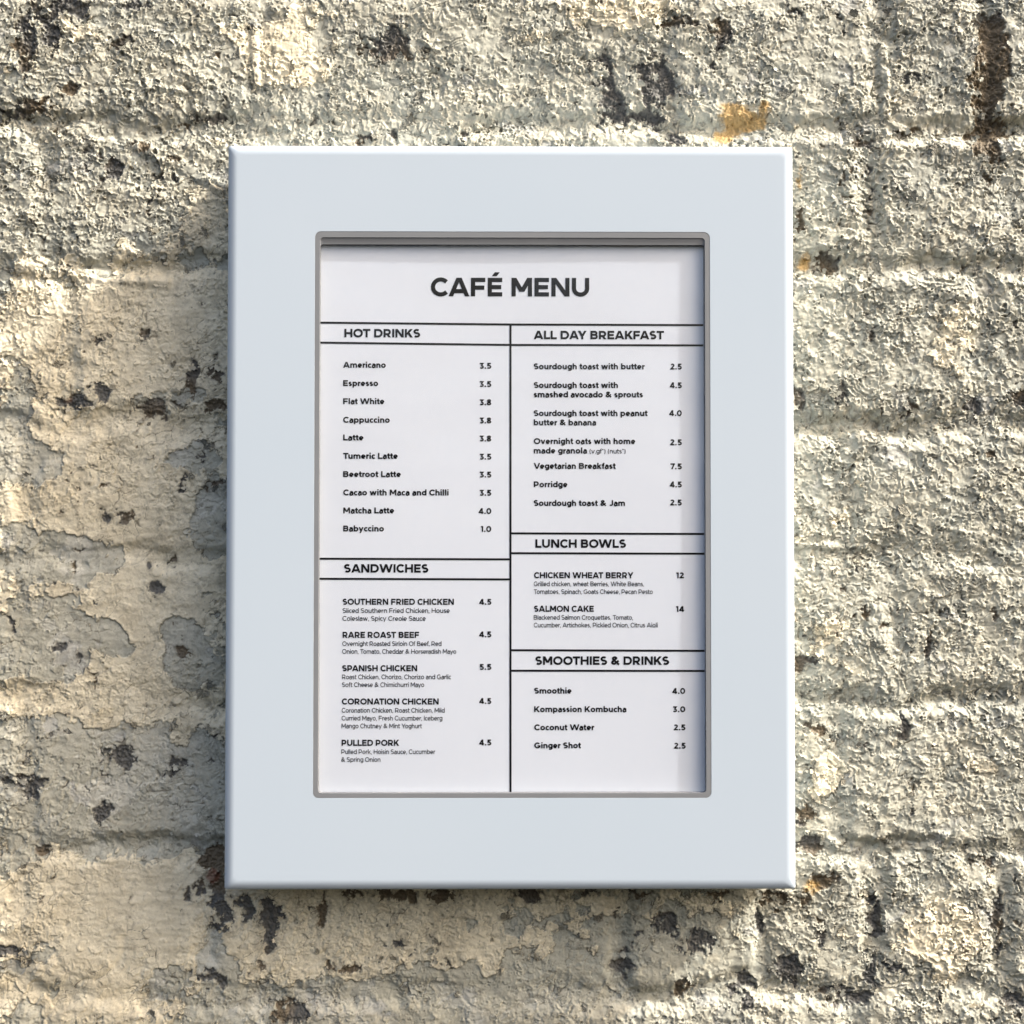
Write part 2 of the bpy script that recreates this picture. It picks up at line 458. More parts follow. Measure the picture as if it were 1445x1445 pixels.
# grime round the losses and along broken stretches of joint
halo = np.exp(np.clip(dD, None, 0) / 2.2) * sstep(-.15, .25, fbm(wx, wz, 4.5, 4, .65, seed=401))
jd = (1 - sstep(1.0, 6.0, edge)) * sstep(.12, .34, fbm(wx, wz, 8, 5, .65, seed=405) + .12 * fbm(xm, zm, 60, 2, seed=409)) * np.clip(RG + .1, 0, 1)
spots = sstep(.34, .46, fbm(wx, wz, 5.0, 5, .68, seed=413) + .10 * (RG - .6))
C = mixc(C, np.broadcast_to(lin(104, 98, 84), C.shape), .60 * halo)
C = mixc(C, np.broadcast_to(lin(80, 75, 64), C.shape), np.clip(.75 * jd + .7 * spots, 0, .85))
H -= .5 * jd + .6 * spots * np.clip(RG, 0, 1)
# bare masonry
brn = sstep(-.1, .3, fbm(xm, zm, 40, 2, seed=231) + blobs(U, V, [(1398, 110, 60, 110, .7), (1400, 210, 50, 40, .5), (1170, 370, 40, 40, .3),
      (1145, 1220, 40, 60, .3), (900, 150, 90, 90, -.5), (950, 1330, 150, 80, -.5), (100, 1090, 250, 80, -.5), (300, 1230, 30, 30, .4), (700, 1255, 400, 30, .5)]))
bare = mixc(np.broadcast_to(c_dark, C.shape), np.broadcast_to(c_brown, C.shape), brn * .75)
bare = bare * (1 + .35 * fbm(xm, zm, 4, 3, .6, seed=235))[..., None]
C = C * (1 - dark[..., None]) + bare * dark[..., None]
# ochre lichen
LI = blobs(U, V, [(1035, 160, 26, 18, 1), (1062, 175, 34, 12, .9), (1080, 150, 14, 14, .7), (1022, 195, 20, 12, .9), (1128, 250, 9, 40, .55), (1135, 370, 16, 18, .75),
                 (1130, 450, 12, 30, .3), (1145, 1250, 16, 16, .8), (1165, 730, 30, 25, .2), (1365, 1275, 20, 60, .35), (1385, 1380, 60, 20, .3), (20, 380, 16, 10, .4)])
li = sstep(.38, .75, LI + .45 * fbm(wx, wz, 7, 4, .65, seed=241))
C = mixc(C, np.broadcast_to(c_och, C.shape), li * .85)
H += li * .5 * fbm(xm, zm, 3, 3, .6, seed=245)
# rust-red brick showing by the lower left corner of the case
rd = sstep(.35, .7, blobs(U, V, [(300, 1237, 12, 12, 1), (95, 565, 12, 8, .6)]) + .3 * nd)
C = mixc(C, np.broadcast_to(lin(120, 72, 50), C.shape), rd * .8)
C = np.clip(C * np.array([.985, 1.015, 1.07], np.float32), 0.008, 0.85)

# --- material
m_wall, nt, bs = new_mat("flaking_paint")
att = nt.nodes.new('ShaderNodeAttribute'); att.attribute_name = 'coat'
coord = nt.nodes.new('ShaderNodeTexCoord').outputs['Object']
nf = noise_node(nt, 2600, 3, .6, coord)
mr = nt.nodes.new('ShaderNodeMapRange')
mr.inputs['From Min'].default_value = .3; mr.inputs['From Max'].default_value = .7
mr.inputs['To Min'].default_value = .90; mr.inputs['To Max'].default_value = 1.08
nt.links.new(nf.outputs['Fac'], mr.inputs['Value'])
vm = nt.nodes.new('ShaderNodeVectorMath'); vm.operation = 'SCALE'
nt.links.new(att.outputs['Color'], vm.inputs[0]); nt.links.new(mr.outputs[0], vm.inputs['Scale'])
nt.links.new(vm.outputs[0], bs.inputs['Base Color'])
bs.inputs['Roughness'].default_value = 0.62
bs.inputs['Specular IOR Level'].default_value = 0.35
nb = noise_node(nt, 1500, 4, .65, coord)
bump_node(nt, nb.outputs['Fac'], 0.18, 0.0003, bs)

# --- cut the sheet into its bricks and the mortar between them
wall = empty("brick_wall", (0, 0, -0.62))
tag(wall, "old painted brick wall with cream and grey paint flaking off behind the menu case", "wall")
ny, nx = U.shape
H = np.clip(H, -8, 4.2)
VX = GXm.astype(np.float32); VZ = GZm.astype(np.float32); VY = (-H / 1000.0).astype(np.float32)
ii, jj = np.meshgrid(np.arange(ny - 1), np.arange(nx - 1), indexing='ij')
fe = edge[:-1, :-1]; fb = brick_id[:-1, :-1]
behind = (np.abs(GXm[:-1, :-1]) < 0.125) & (np.abs(GZm[:-1, :-1]) < 0.175)
face_id = np.where(fe < 4.0, -1, fb).ravel()
quads = np.stack([ii * nx + jj, ii * nx + jj + 1, (ii + 1) * nx + jj + 1, (ii + 1) * nx + jj], -1).reshape(-1, 4)
# behind the case one face in thirty-six is enough
K = 6
i0, i1 = np.where(np.any(behind, 1))[0][[0, -1]]; j0, j1 = np.where(np.any(behind, 0))[0][[0, -1]]
i1 = i0 + (i1 - i0) // K * K; j1 = j0 + (j1 - j0) // K * K
keep = ~((ii >= i0) & (ii < i1) & (jj >= j0) & (jj < j1)).ravel()
ci, cj = np.meshgrid(np.arange(i0, i1, K), np.arange(j0, j1, K), indexing='ij')
cq = np.stack([ci * nx + cj, ci * nx + cj + K, (ci + K) * nx + cj + K, (ci + K) * nx + cj], -1).reshape(-1, 4)
cid = np.where(edge[ci, cj] < 4.0, -1, brick_id[ci, cj]).ravel()
quads = np.concatenate([quads[keep], cq]); face_id = np.concatenate([face_id[keep], cid])
co_all = np.stack([VX, VY, VZ], -1).reshape(-1, 3)
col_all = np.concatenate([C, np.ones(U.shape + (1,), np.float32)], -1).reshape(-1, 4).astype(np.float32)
order = np.argsort(face_id, kind='stable')
quads = quads[order]; face_id = face_id[order]
ids, starts = np.unique(face_id, return_index=True)
starts = list(starts) + [len(face_id)]
remap = np.zeros(len(co_all), np.int32)
for k, bid in enumerate(ids):
    q = quads[starts[k]:starts[k + 1]]
    uq = np.unique(q)
    remap[uq] = np.arange(len(uq))
    f = remap[q]
    me = bpy.data.meshes.new("mortar" if bid == -1 else "brick")
    me.vertices.add(len(uq)); me.vertices.foreach_set('co', (co_all[uq] - np.array([0, 0, -0.62], np.float32)).ravel())
    me.loops.add(len(f) * 4); me.loops.foreach_set('vertex_index', f.ravel().astype(np.int32))
    me.polygons.add(len(f))
    me.polygons.foreach_set('loop_start', np.arange(0, len(f) * 4, 4, dtype=np.int32))
    me.update(calc_edges=True)
    me.polygons.foreach_set('use_smooth', np.ones(len(f), bool))
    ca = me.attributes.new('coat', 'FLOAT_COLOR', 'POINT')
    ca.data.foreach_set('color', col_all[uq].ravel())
    me.materials.append(m_wall)
    link(bpy.data.objects.new(me.name, me), wall)

# ------------------------------------------------------------------ chips of paint curling off the wall
m_flake, nt, bs = new_mat("loose_paint")
oi = nt.nodes.new('ShaderNodeObjectInfo')
nt.links.new(oi.outputs['Color'], bs.inputs['Base Color'])
bs.inputs['Roughness'].default_value = 0.6
bump_node(nt, noise_node(nt, 1.6, 4, .65).outputs['Fac'], 0.8, 0.25, bs)
m_chip, nt, bs = new_mat("loose_paint_small")
att = nt.nodes.new('ShaderNodeAttribute'); att.attribute_name = 'coat'
nt.links.new(att.outputs['Color'], bs.inputs['Base Color'])
bs.inputs['Roughness'].default_value = 0.6

def flake_shape(rs, na=11, nr=2):
    """a small ragged sheet hinged at the origin, curling away from the wall (-y); unit size"""
    ang = [math.pi * (k / (na - 1)) for k in range(na)]
    rad = [rs.uniform(.5, 1.2) * (1 if 0 < k < na - 1 else .8) for k in range(na)]
    lift = rs.uniform(.25, .75); vs = [(0, 0, 0)]
    for j in range(1, nr + 1):
        for k in range(na):
            r_ = rad[k] * j / nr
            x_, z_ = r_ * math.cos(ang[k]) * .8, r_ * math.sin(ang[k])
            vs.append((x_, -lift * (max(z_, 0) ** 1.6) - .02 + rs.uniform(-.03, .03), z_))
    fs = [(0, 1 + k, 2 + k) for k in range(na - 1)]
    for j in range(nr - 1):
        for k in range(na - 1):
            a_ = 1 + j * na + k
            fs.append((a_, a_ + na, a_ + na + 1, a_ + 1))
    nv = len(vs)
    vs2 = vs + [(x_ * .98, y_ + .055, z_ * .98) for x_, y_, z_ in vs]
    fs2 = fs + [tuple(i_ + nv for i_ in f_[::-1]) for f_ in fs]
    rim_ = [0] + [1 + (nr - 1) * na + k for k in range(na)]
    for a_, b_ in zip(rim_, rim_[1:] + rim_[:1]):
        fs2.append((a_, b_, b_ + nv, a_ + nv))
    return vs2, fs2
rf = random.Random(77)
shapes = [flake_shape(rf) for _ in range(14)]
flake_meshes = []
for vs_, fs_ in shapes:
    me = bpy.data.meshes.new("paint_flake"); me.from_pydata(vs_, [], fs_); me.update(); me.materials.append(m_flake)
    me.polygons.foreach_set('use_smooth', [True] * len(me.polygons))
    flake_meshes.append(me)
# they sit where a coat ends
score = np.exp(-(np.minimum(np.abs(dC), np.minimum(np.abs(d3), np.abs(dD) * .8)) / .5) ** 2) * (.12 + np.clip(RG, 0, 1)) * (dark < .3)
score *= ((np.abs(GXm) > W2 + .001) | (np.abs(GZm) > H2 + .001)) & (np.abs(GXm) < .30) & (np.abs(GZm) < .30)
ys_, xs_ = np.where(score > .35)
pr_ = score[ys_, xs_]; pr_ = pr_ / pr_.sum()
gz_, gx_ = np.gradient(np.where(np.abs(dD) < np.abs(d3), -dD, d3) + 0.0)
pick = rng.choice(len(ys_), 3200, replace=False, p=pr_)
sm_v, sm_f, sm_c = [], [], []
for q_, k in enumerate(pick):
    i_, j_ = ys_[k], xs_[k]
    px_, pz_ = float(xs[j_]), float(zs[i_]); py_ = float(VY[i_, j_])
    cl = C[i_, j_] * rf.uniform(.9, 1.1)
    cl = np.maximum(cl, C[max(i_ - 3, 0), j_ + 3] * .9)
    ga = math.atan2(-gz_[i_, j_], -gx_[i_, j_]) - math.pi / 2 + rf.uniform(-.7, .7)
    if q_ < 280:
        sz = rf.uniform(.0020, .0044)
        o = bpy.data.objects.new("paint_flake", rf.choice(flake_meshes))
        o.location = (px_, py_ - .0001, pz_ + 0.62)
        o.rotation_euler = (rf.uniform(-.15, .25), -ga, 0)
        o.scale = (sz * rf.uniform(.8, 1.5), sz * rf.uniform(.4, .8), sz)
        o.color = (float(cl[0]), float(cl[1]), float(cl[2]), 1)
        link(o, wall)
    else:
        sz = rf.uniform(.0008, .0026)
        vs_, fs_ = shapes[rf.randrange(14)]
        ca_, sa_ = math.cos(ga), math.sin(ga); bse = len(sm_v); yy = rf.uniform(.4, .9)
        for x_, y_, z_ in vs_:
            x_ *= sz * 1.3; z_ *= sz
            sm_v.append((px_ + x_ * ca_ - z_ * sa_, py_ + y_ * sz * yy - .0001, pz_ + 0.62 + x_ * sa_ + z_ * ca_)); sm_c.append((float(cl[0]), float(cl[1]), float(cl[2]), 1.0))
        sm_f += [tuple(bse + t_ for t_ in f_) for f_ in fs_]
me = bpy.data.meshes.new("paint_chips"); me.from_pydata(sm_v, [], sm_f); me.update(); me.materials.append(m_chip)
ca = me.attributes.new('coat', 'FLOAT_COLOR', 'POINT'); ca.data.foreach_set('color', np.array(sm_c, np.float32).ravel())
tag(link(bpy.data.objects.new("paint_chips", me), wall), kind='stuff')

# ------------------------------------------------------------------ the menu case
Y_FACE, Y_BACK = -0.042, -0.0045

def rrect(x0, x1, z0, z1, r, seg=6):
    pts = []
    for cxx, czz, a0 in ((x1 - r, z1 - r, 0), (x0 + r, z1 - r, 90), (x0 + r, z0 + r, 180), (x1 - r, z0 + r, 270)):
        for s in range(seg + 1):
            a = math.radians(a0 + 90.0 * s / seg)
            pts.append((cxx + r * math.cos(a), czz + r * math.sin(a)))
    return pts

def loft(loops, close_first=False, close_last=False):
    """loops: list of (points_xz, y); rings of equal length"""
    verts = []; faces = []
    n = len(loops[0][0])
    for pts, y in loops:
        verts += [(x, y, z) for x, z in pts]
    for k in range(len(loops) - 1):
        for i in range(n):
            a, b = k * n + i, k * n + (i + 1) % n
            faces.append((a, b, b + n, a + n))
    if close_first: faces.append(tuple(range(n))[::-1])
    if close_last: faces.append(tuple(range((len(loops) - 1) * n, len(loops) * n)))
    return verts, faces

def fix_normals(o):
    bm = bmesh.new(); bm.from_mesh(o.data)
    bmesh.ops.recalc_face_normals(bm, faces=bm.faces)
    bm.to_mesh(o.data); bm.free(); o.data.update()

# window in the frame, at the depth of its face
def corner(u, v, y=Y_FACE):
    return at(u, v, y)
tl, tr, br, bl = corner(445, 325), corner(1002, 329), corner(1003.5, 1127), corner(441, 1125.5)
win = ((tl[0] + bl[0]) / 2, (tr[0] + br[0]) / 2, (bl[1] + br[1]) / 2, (tl[1] + tr[1]) / 2)

m_case, nt, bs = new_mat("pale_blue_grey_paint")
n1 = noise_node(nt, 9, 3, .5)
rp = nt.nodes.new('ShaderNodeValToRGB')
rp.color_ramp.elements[0].position = .3; rp.color_ramp.elements[0].color = (0.465, 0.544, 0.622, 1)
rp.color_ramp.elements[1].position = .7; rp.color_ramp.elements[1].color = (0.477, 0.552, 0.627, 1)
nt.links.new(n1.outputs['Fac'], rp.inputs[0]); nt.links.new(rp.outputs[0], bs.inputs['Base Color'])
bs.inputs['Roughness'].default_value = 0.42
n2_ = noise_node(nt, 900, 2, .5)
bump_node(nt, n2_.outputs['Fac'], 0.05, 0.0002, bs)

m_lip, nt, bs = new_mat("grey_rubber")
n1 = noise_node(nt, 60, 4, .6)
rp = nt.nodes.new('ShaderNodeValToRGB')
rp.color_ramp.elements[0].position = .35; rp.color_ramp.elements[0].color = (0.185, 0.195, 0.208, 1)
rp.color_ramp.elements[1].position = .7; rp.color_ramp.elements[1].color = (0.20, 0.21, 0.222, 1)
nt.links.new(n1.outputs['Fac'], rp.inputs[0]); nt.links.new(rp.outputs[0], bs.inputs['Base Color'])
bs.inputs['Roughness'].default_value = 0.55
n2_ = noise_node(nt, 1800, 3, .6)
bump_node(nt, n2_.outputs['Fac'], 0.15, 0.0002, bs)

m_channel, nt, bs = new_mat("dark_grey_rubber")
bs.inputs['Base Color'].default_value = (.11, .11, .108, 1)
bs.inputs['Roughness'].default_value = 0.6
bump_node(nt, noise_node(nt, 900, 3, .6).outputs['Fac'], 0.2, 0.0002, bs)
m_back, nt, bs = new_mat("grey_backing_board")
n1 = noise_node(nt, 200, 4, .6)
rp = nt.nodes.new('ShaderNodeValToRGB')
rp.color_ramp.elements[0].color = (0.38, 0.38, 0.38, 1); rp.color_ramp.elements[1].color = (0.44, 0.44, 0.43, 1)
nt.links.new(n1.outputs['Fac'], rp.inputs[0]); nt.links.new(rp.outputs[0], bs.inputs['Base Color'])
bs.inputs['Roughness'].default_value = 0.7

case = empty("menu_case", (0, 0, -H2))
tag(case, "pale blue grey wall-mounted menu case with a rounded front frame and grey-lipped window", "menu case")
def to_case(o):
    o.location = (0, 0, H2)
    return o

BEV, BD = 0.0056, 0.0030
loops = [(rrect(-W2, W2, -H2, H2, 0.0016), Y_BACK)]
loops.append((rrect(-W2, W2, -H2, H2, 0.0016), Y_FACE + BD + 0.0002))
NB = 14
for s in range(0, NB + 1):
    a = math.pi / 2 * s / NB
    ins = BEV * (1 - math.cos(a)); dep = BD * (1 - math.sin(a))
    loops.append((rrect(-W2 + ins, W2 - ins, -H2 + ins, H2 - ins, 0.0016 + ins * .25), Y_FACE + dep))
ch = 0.00008
loops.append((rrect(win[0] - ch, win[1] + ch, win[2] - ch, win[3] + ch, 0.0034), Y_FACE))
loops.append((rrect(win[0], win[1], win[2], win[3], 0.003), Y_FACE + ch))
loops.append((rrect(win[0], win[1], win[2], win[3], 0.003), Y_FACE + 0.0012))
v, f = loft(loops)
o = to_case(mesh_obj("front_frame", v, f, m_case, case, True)); fix_normals(o)
mod = o.modifiers.new("wn", 'WEIGHTED_NORMAL'); mod.keep_sharp = True

# soft grey lip inside the window
LW = 0.0028
TOPL = 0.0069
lip = [(rrect(win[0] + .0001, win[1] - .0001, win[2] + .0001, win[3] - .0001, .003), Y_FACE + .0012),
       (rrect(win[0] + .0001, win[1] - .0001, win[2] + .0001, win[3] - .0001, .003), Y_FACE + .0001),
       (rrect(win[0] + LW - .0001, win[1] - LW + .0001, win[2] + LW - .0001, win[3] - .0032, .002), Y_FACE + .0001),
       (rrect(win[0] + LW - .00005, win[1] - LW + .00005, win[2] + LW - .00005, win[3] - .0035, .002), Y_FACE + .0006),
       (rrect(win[0] + LW, win[1] - LW, win[2] + LW, win[3] - TOPL, .0016), Y_FACE + .0011),
       (rrect(win[0] + LW, win[1] - LW, win[2] + LW, win[3] - TOPL, .0016), Y_FACE + .0018)]
v, f = loft(lip)
o = to_case(mesh_obj("window_lip", v, f, m_lip, case)); fix_normals(o)

Y_BOARD = Y_FACE + 0.0049
v, f = loft([(rrect(win[0] + LW, win[1] - LW, win[2] + LW, win[3] - TOPL, .0016), Y_FACE + .0018),
             (rrect(win[0] + LW, win[1] - LW, win[2] + LW, win[3] - TOPL, .0016), Y_BOARD - .0002)])
o = to_case(mesh_obj("window_channel", v, f, m_channel, case, True)); fix_normals(o)
v, f = loft([(rrect(win[0] - .004, win[1] + .004, win[2] - .004, win[3] + .004, .001), Y_BOARD),
             (rrect(win[0] - .004, win[1] + .004, win[2] - .004, win[3] + .004, .001), Y_BOARD + .003)], True, True)
o = to_case(mesh_obj("backing_board", v, f, m_back, case)); fix_normals(o)
v, f = loft([(rrect(-W2 + .002, W2 - .002, -H2 + .002, H2 - .002, .001), Y_BACK - .002),
             (rrect(-W2 + .002, W2 - .002, -H2 + .002, H2 - .002, .001), Y_BACK + .0012)], True, True)
o = to_case(mesh_obj("back_panel", v, f, m_case, case)); fix_normals(o)

# clear pane
m_pane = bpy.data.materials.new("clear_acrylic")
m_pane.use_nodes = True
nt = m_pane.node_tree; nt.nodes.clear()
out = nt.nodes.new('ShaderNodeOutputMaterial'); mix = nt.nodes.new('ShaderNodeMixShader')
tb = nt.nodes.new('ShaderNodeBsdfTransparent'); gb = nt.nodes.new('ShaderNodeBsdfGlossy')
tb.inputs[0].default_value = (0.985, 0.99, 0.99, 1)
gb.inputs['Roughness'].default_value = 0.045
geo = nt.nodes.new('ShaderNodeNewGeometry')
dot = nt.nodes.new('ShaderNodeVectorMath'); dot.operation = 'DOT_PRODUCT'
nt.links.new(geo.outputs['Normal'], dot.inputs[0]); nt.links.new(geo.outputs['Incoming'], dot.inputs[1])
def mth(op, a, b=None):
    n_ = nt.nodes.new('ShaderNodeMath'); n_.operation = op
    for k_, q_ in enumerate((a, b)):
        if q_ is None: continue
        if isinstance(q_, (int, float)): n_.inputs[k_].default_value = q_
        else: nt.links.new(q_, n_.inputs[k_])
    return n_.outputs[0]
ab = mth('ABSOLUTE', dot.outputs['Value']); om = mth('SUBTRACT', 1.0, ab)
p5 = mth('POWER', om, 5.0); fz = mth('ADD', mth('MULTIPLY', p5, .975), .025)
nt.links.new(fz, mix.inputs[0]); nt.links.new(tb.outputs[0], mix.inputs[1]); nt.links.new(gb.outputs[0], mix.inputs[2])
nt.links.new(mix.outputs[0], out.inputs[0])
nw = noise_node(nt, 14, 2, .5)
bu = nt.nodes.new('ShaderNodeBump'); bu.inputs['Strength'].default_value = .6; bu.inputs['Distance'].default_value = .006
nt.links.new(nw.outputs['Fac'], bu.inputs['Height']); nt.links.new(bu.outputs[0], gb.inputs['Normal'])
YP = Y_FACE + 0.0021
x0, x1, z0, z1 = win[0] + LW + .0001, win[1] - LW - .0001, win[2] + LW + .0001, win[3] - TOPL - .0001
v, f = loft([(rrect(x0, x1, z0, z1, .0015), YP), (rrect(x0, x1, z0, z1, .0015), YP + .0008)], True, True)
o = to_case(mesh_obj("clear_pane", v, f, m_pane, case)); fix_normals(o)

# ------------------------------------------------------------------ the menu sheet
YS = Y_BOARD - 0.0006
m_paper, nt, bs = new_mat("white_card")
n1 = noise_node(nt, 300, 4, .6)
rp = nt.nodes.new('ShaderNodeValToRGB')
rp.color_ramp.elements[0].position = .3; rp.color_ramp.elements[0].color = (0.82, 0.865, 0.955, 1)
rp.color_ramp.elements[1].position = .7; rp.color_ramp.elements[1].color = (0.84, 0.88, 0.965, 1)
nt.links.new(n1.outputs['Fac'], rp.inputs[0]); nt.links.new(rp.outputs[0], bs.inputs['Base Color'])
bs.inputs['Roughness'].default_value = 0.5
m_ink, nt, bs = new_mat("black_ink")
bs.inputs['Specular IOR Level'].default_value = 0.2
bs.inputs['Base Color'].default_value = (0.007, 0.0075, 0.010, 1)
bs.inputs['Roughness'].default_value = 0.5

c_tl, c_tr, c_br, c_bl = at(451.5, 344.5, YS), at(992.5, 348.5, YS), at(995.5, 1119, YS), at(448.5, 1118.5, YS)
sheet = empty("menu_sheet", ((c_bl[0] + c_br[0]) / 2, YS, c_bl[1]))
tag(sheet, "white printed café menu card with prices lying behind the clear window of the case", "menu")
SL = np.array(sheet.location)
def to_sheet(o):
    o.location = (-SL[0], -SL[1], -SL[2]); return o
def wave(x, z):
    return 0.00022 * math.sin(x * 31 + 1.1 + z * 9) + 0.00018 * math.sin(z * 27 - x * 14 + .4)
NXC, NZC = 36, 52
pv, pf = [], []
for k_ in range(NZC + 1):
    for j_ in range(NXC + 1):
        a_, b_ = j_ / NXC, k_ / NZC
        x_ = (c_bl[0] * (1 - a_) + c_br[0] * a_) * (1 - b_) + (c_tl[0] * (1 - a_) + c_tr[0] * a_) * b_
        z_ = (c_bl[1] * (1 - a_) + c_br[1] * a_) * (1 - b_) + (c_tl[1] * (1 - a_) + c_tr[1] * a_) * b_
        pv.append((x_, YS + wave(x_, z_), z_))
nn_ = len(pv); pv += [(x, y + .00035, z) for x, y, z in pv]; w_ = NXC + 1
for k_ in range(NZC):
    for j_ in range(NXC):
        a_ = k_ * w_ + j_
        pf.append((a_, a_ + 1, a_ + 1 + w_, a_ + w_)); pf.append((a_ + nn_, a_ + w_ + nn_, a_ + w_ + 1 + nn_, a_ + 1 + nn_))
ring_ = list(range(w_)) + [k_ * w_ + NXC for k_ in range(1, NZC + 1)] + [NZC * w_ + j_ for j_ in range(NXC - 1, -1, -1)] + [k_ * w_ for k_ in range(NZC - 1, 0, -1)]
for a_, b_ in zip(ring_, ring_[1:] + ring_[:1]): pf.append((a_, b_, b_ + nn_, a_ + nn_))
o = to_sheet(mesh_obj("card", pv, pf, m_paper, sheet))
fix_normals(o)
YI = YS - 0.00012

def rule(u0, v0, u1, v1, w=2.9, y=YI):
    L = math.hypot(u1 - u0, v1 - v0); nxp, nyp = -(v1 - v0) / L * w / 2, (u1 - u0) / L * w / 2
    n_ = 24; vs_ = []
    for k in range(n_ + 1):
        t_ = k / n_; u_, v_ = u0 + (u1 - u0) * t_, v0 + (v1 - v0) * t_
        for sg in (1, -1):
            p_ = at(u_ + sg * nxp, v_ + sg * nyp, y); vs_.append((p_[0], y + wave(*p_), p_[1]))
    to_sheet(mesh_obj("rule_line", vs_, [(2 * k, 2 * k + 2, 2 * k + 3, 2 * k + 1) for k in range(n_)], m_ink, sheet))
for a in ((451.5, 455.4, 720, 457.8), (720, 457.8, 992.3, 458.8), (451.5, 483.6, 720, 486.6), (720, 486.6, 992.4, 487.4),
          (451, 788.4, 719, 789.3), (451, 816.7, 719, 817.6), (721.5, 752.6, 993.5, 753.5), (721.5, 780.6, 993.7, 781.4),
          (721.5, 917.5, 994.2, 918.4), (721.5, 946.4, 994.3, 946.8)):
    rule(*a)
rule(720.4, 457.5, 720.4, 1118.5, 2.9, YI - 0.00003)

# a plain geometric sans drawn with strokes; cap height = 1
XH = 0.74

def arc(cx, cy, rx, ry, a0, a1, n=None):
    n = n or max(4, int(abs(a1 - a0) / 15))
    return [(cx + rx * math.cos(math.radians(a0 + (a1 - a0) * k / n)), cy + ry * math.sin(math.radians(a0 + (a1 - a0) * k / n))) for k in range(n + 1)]

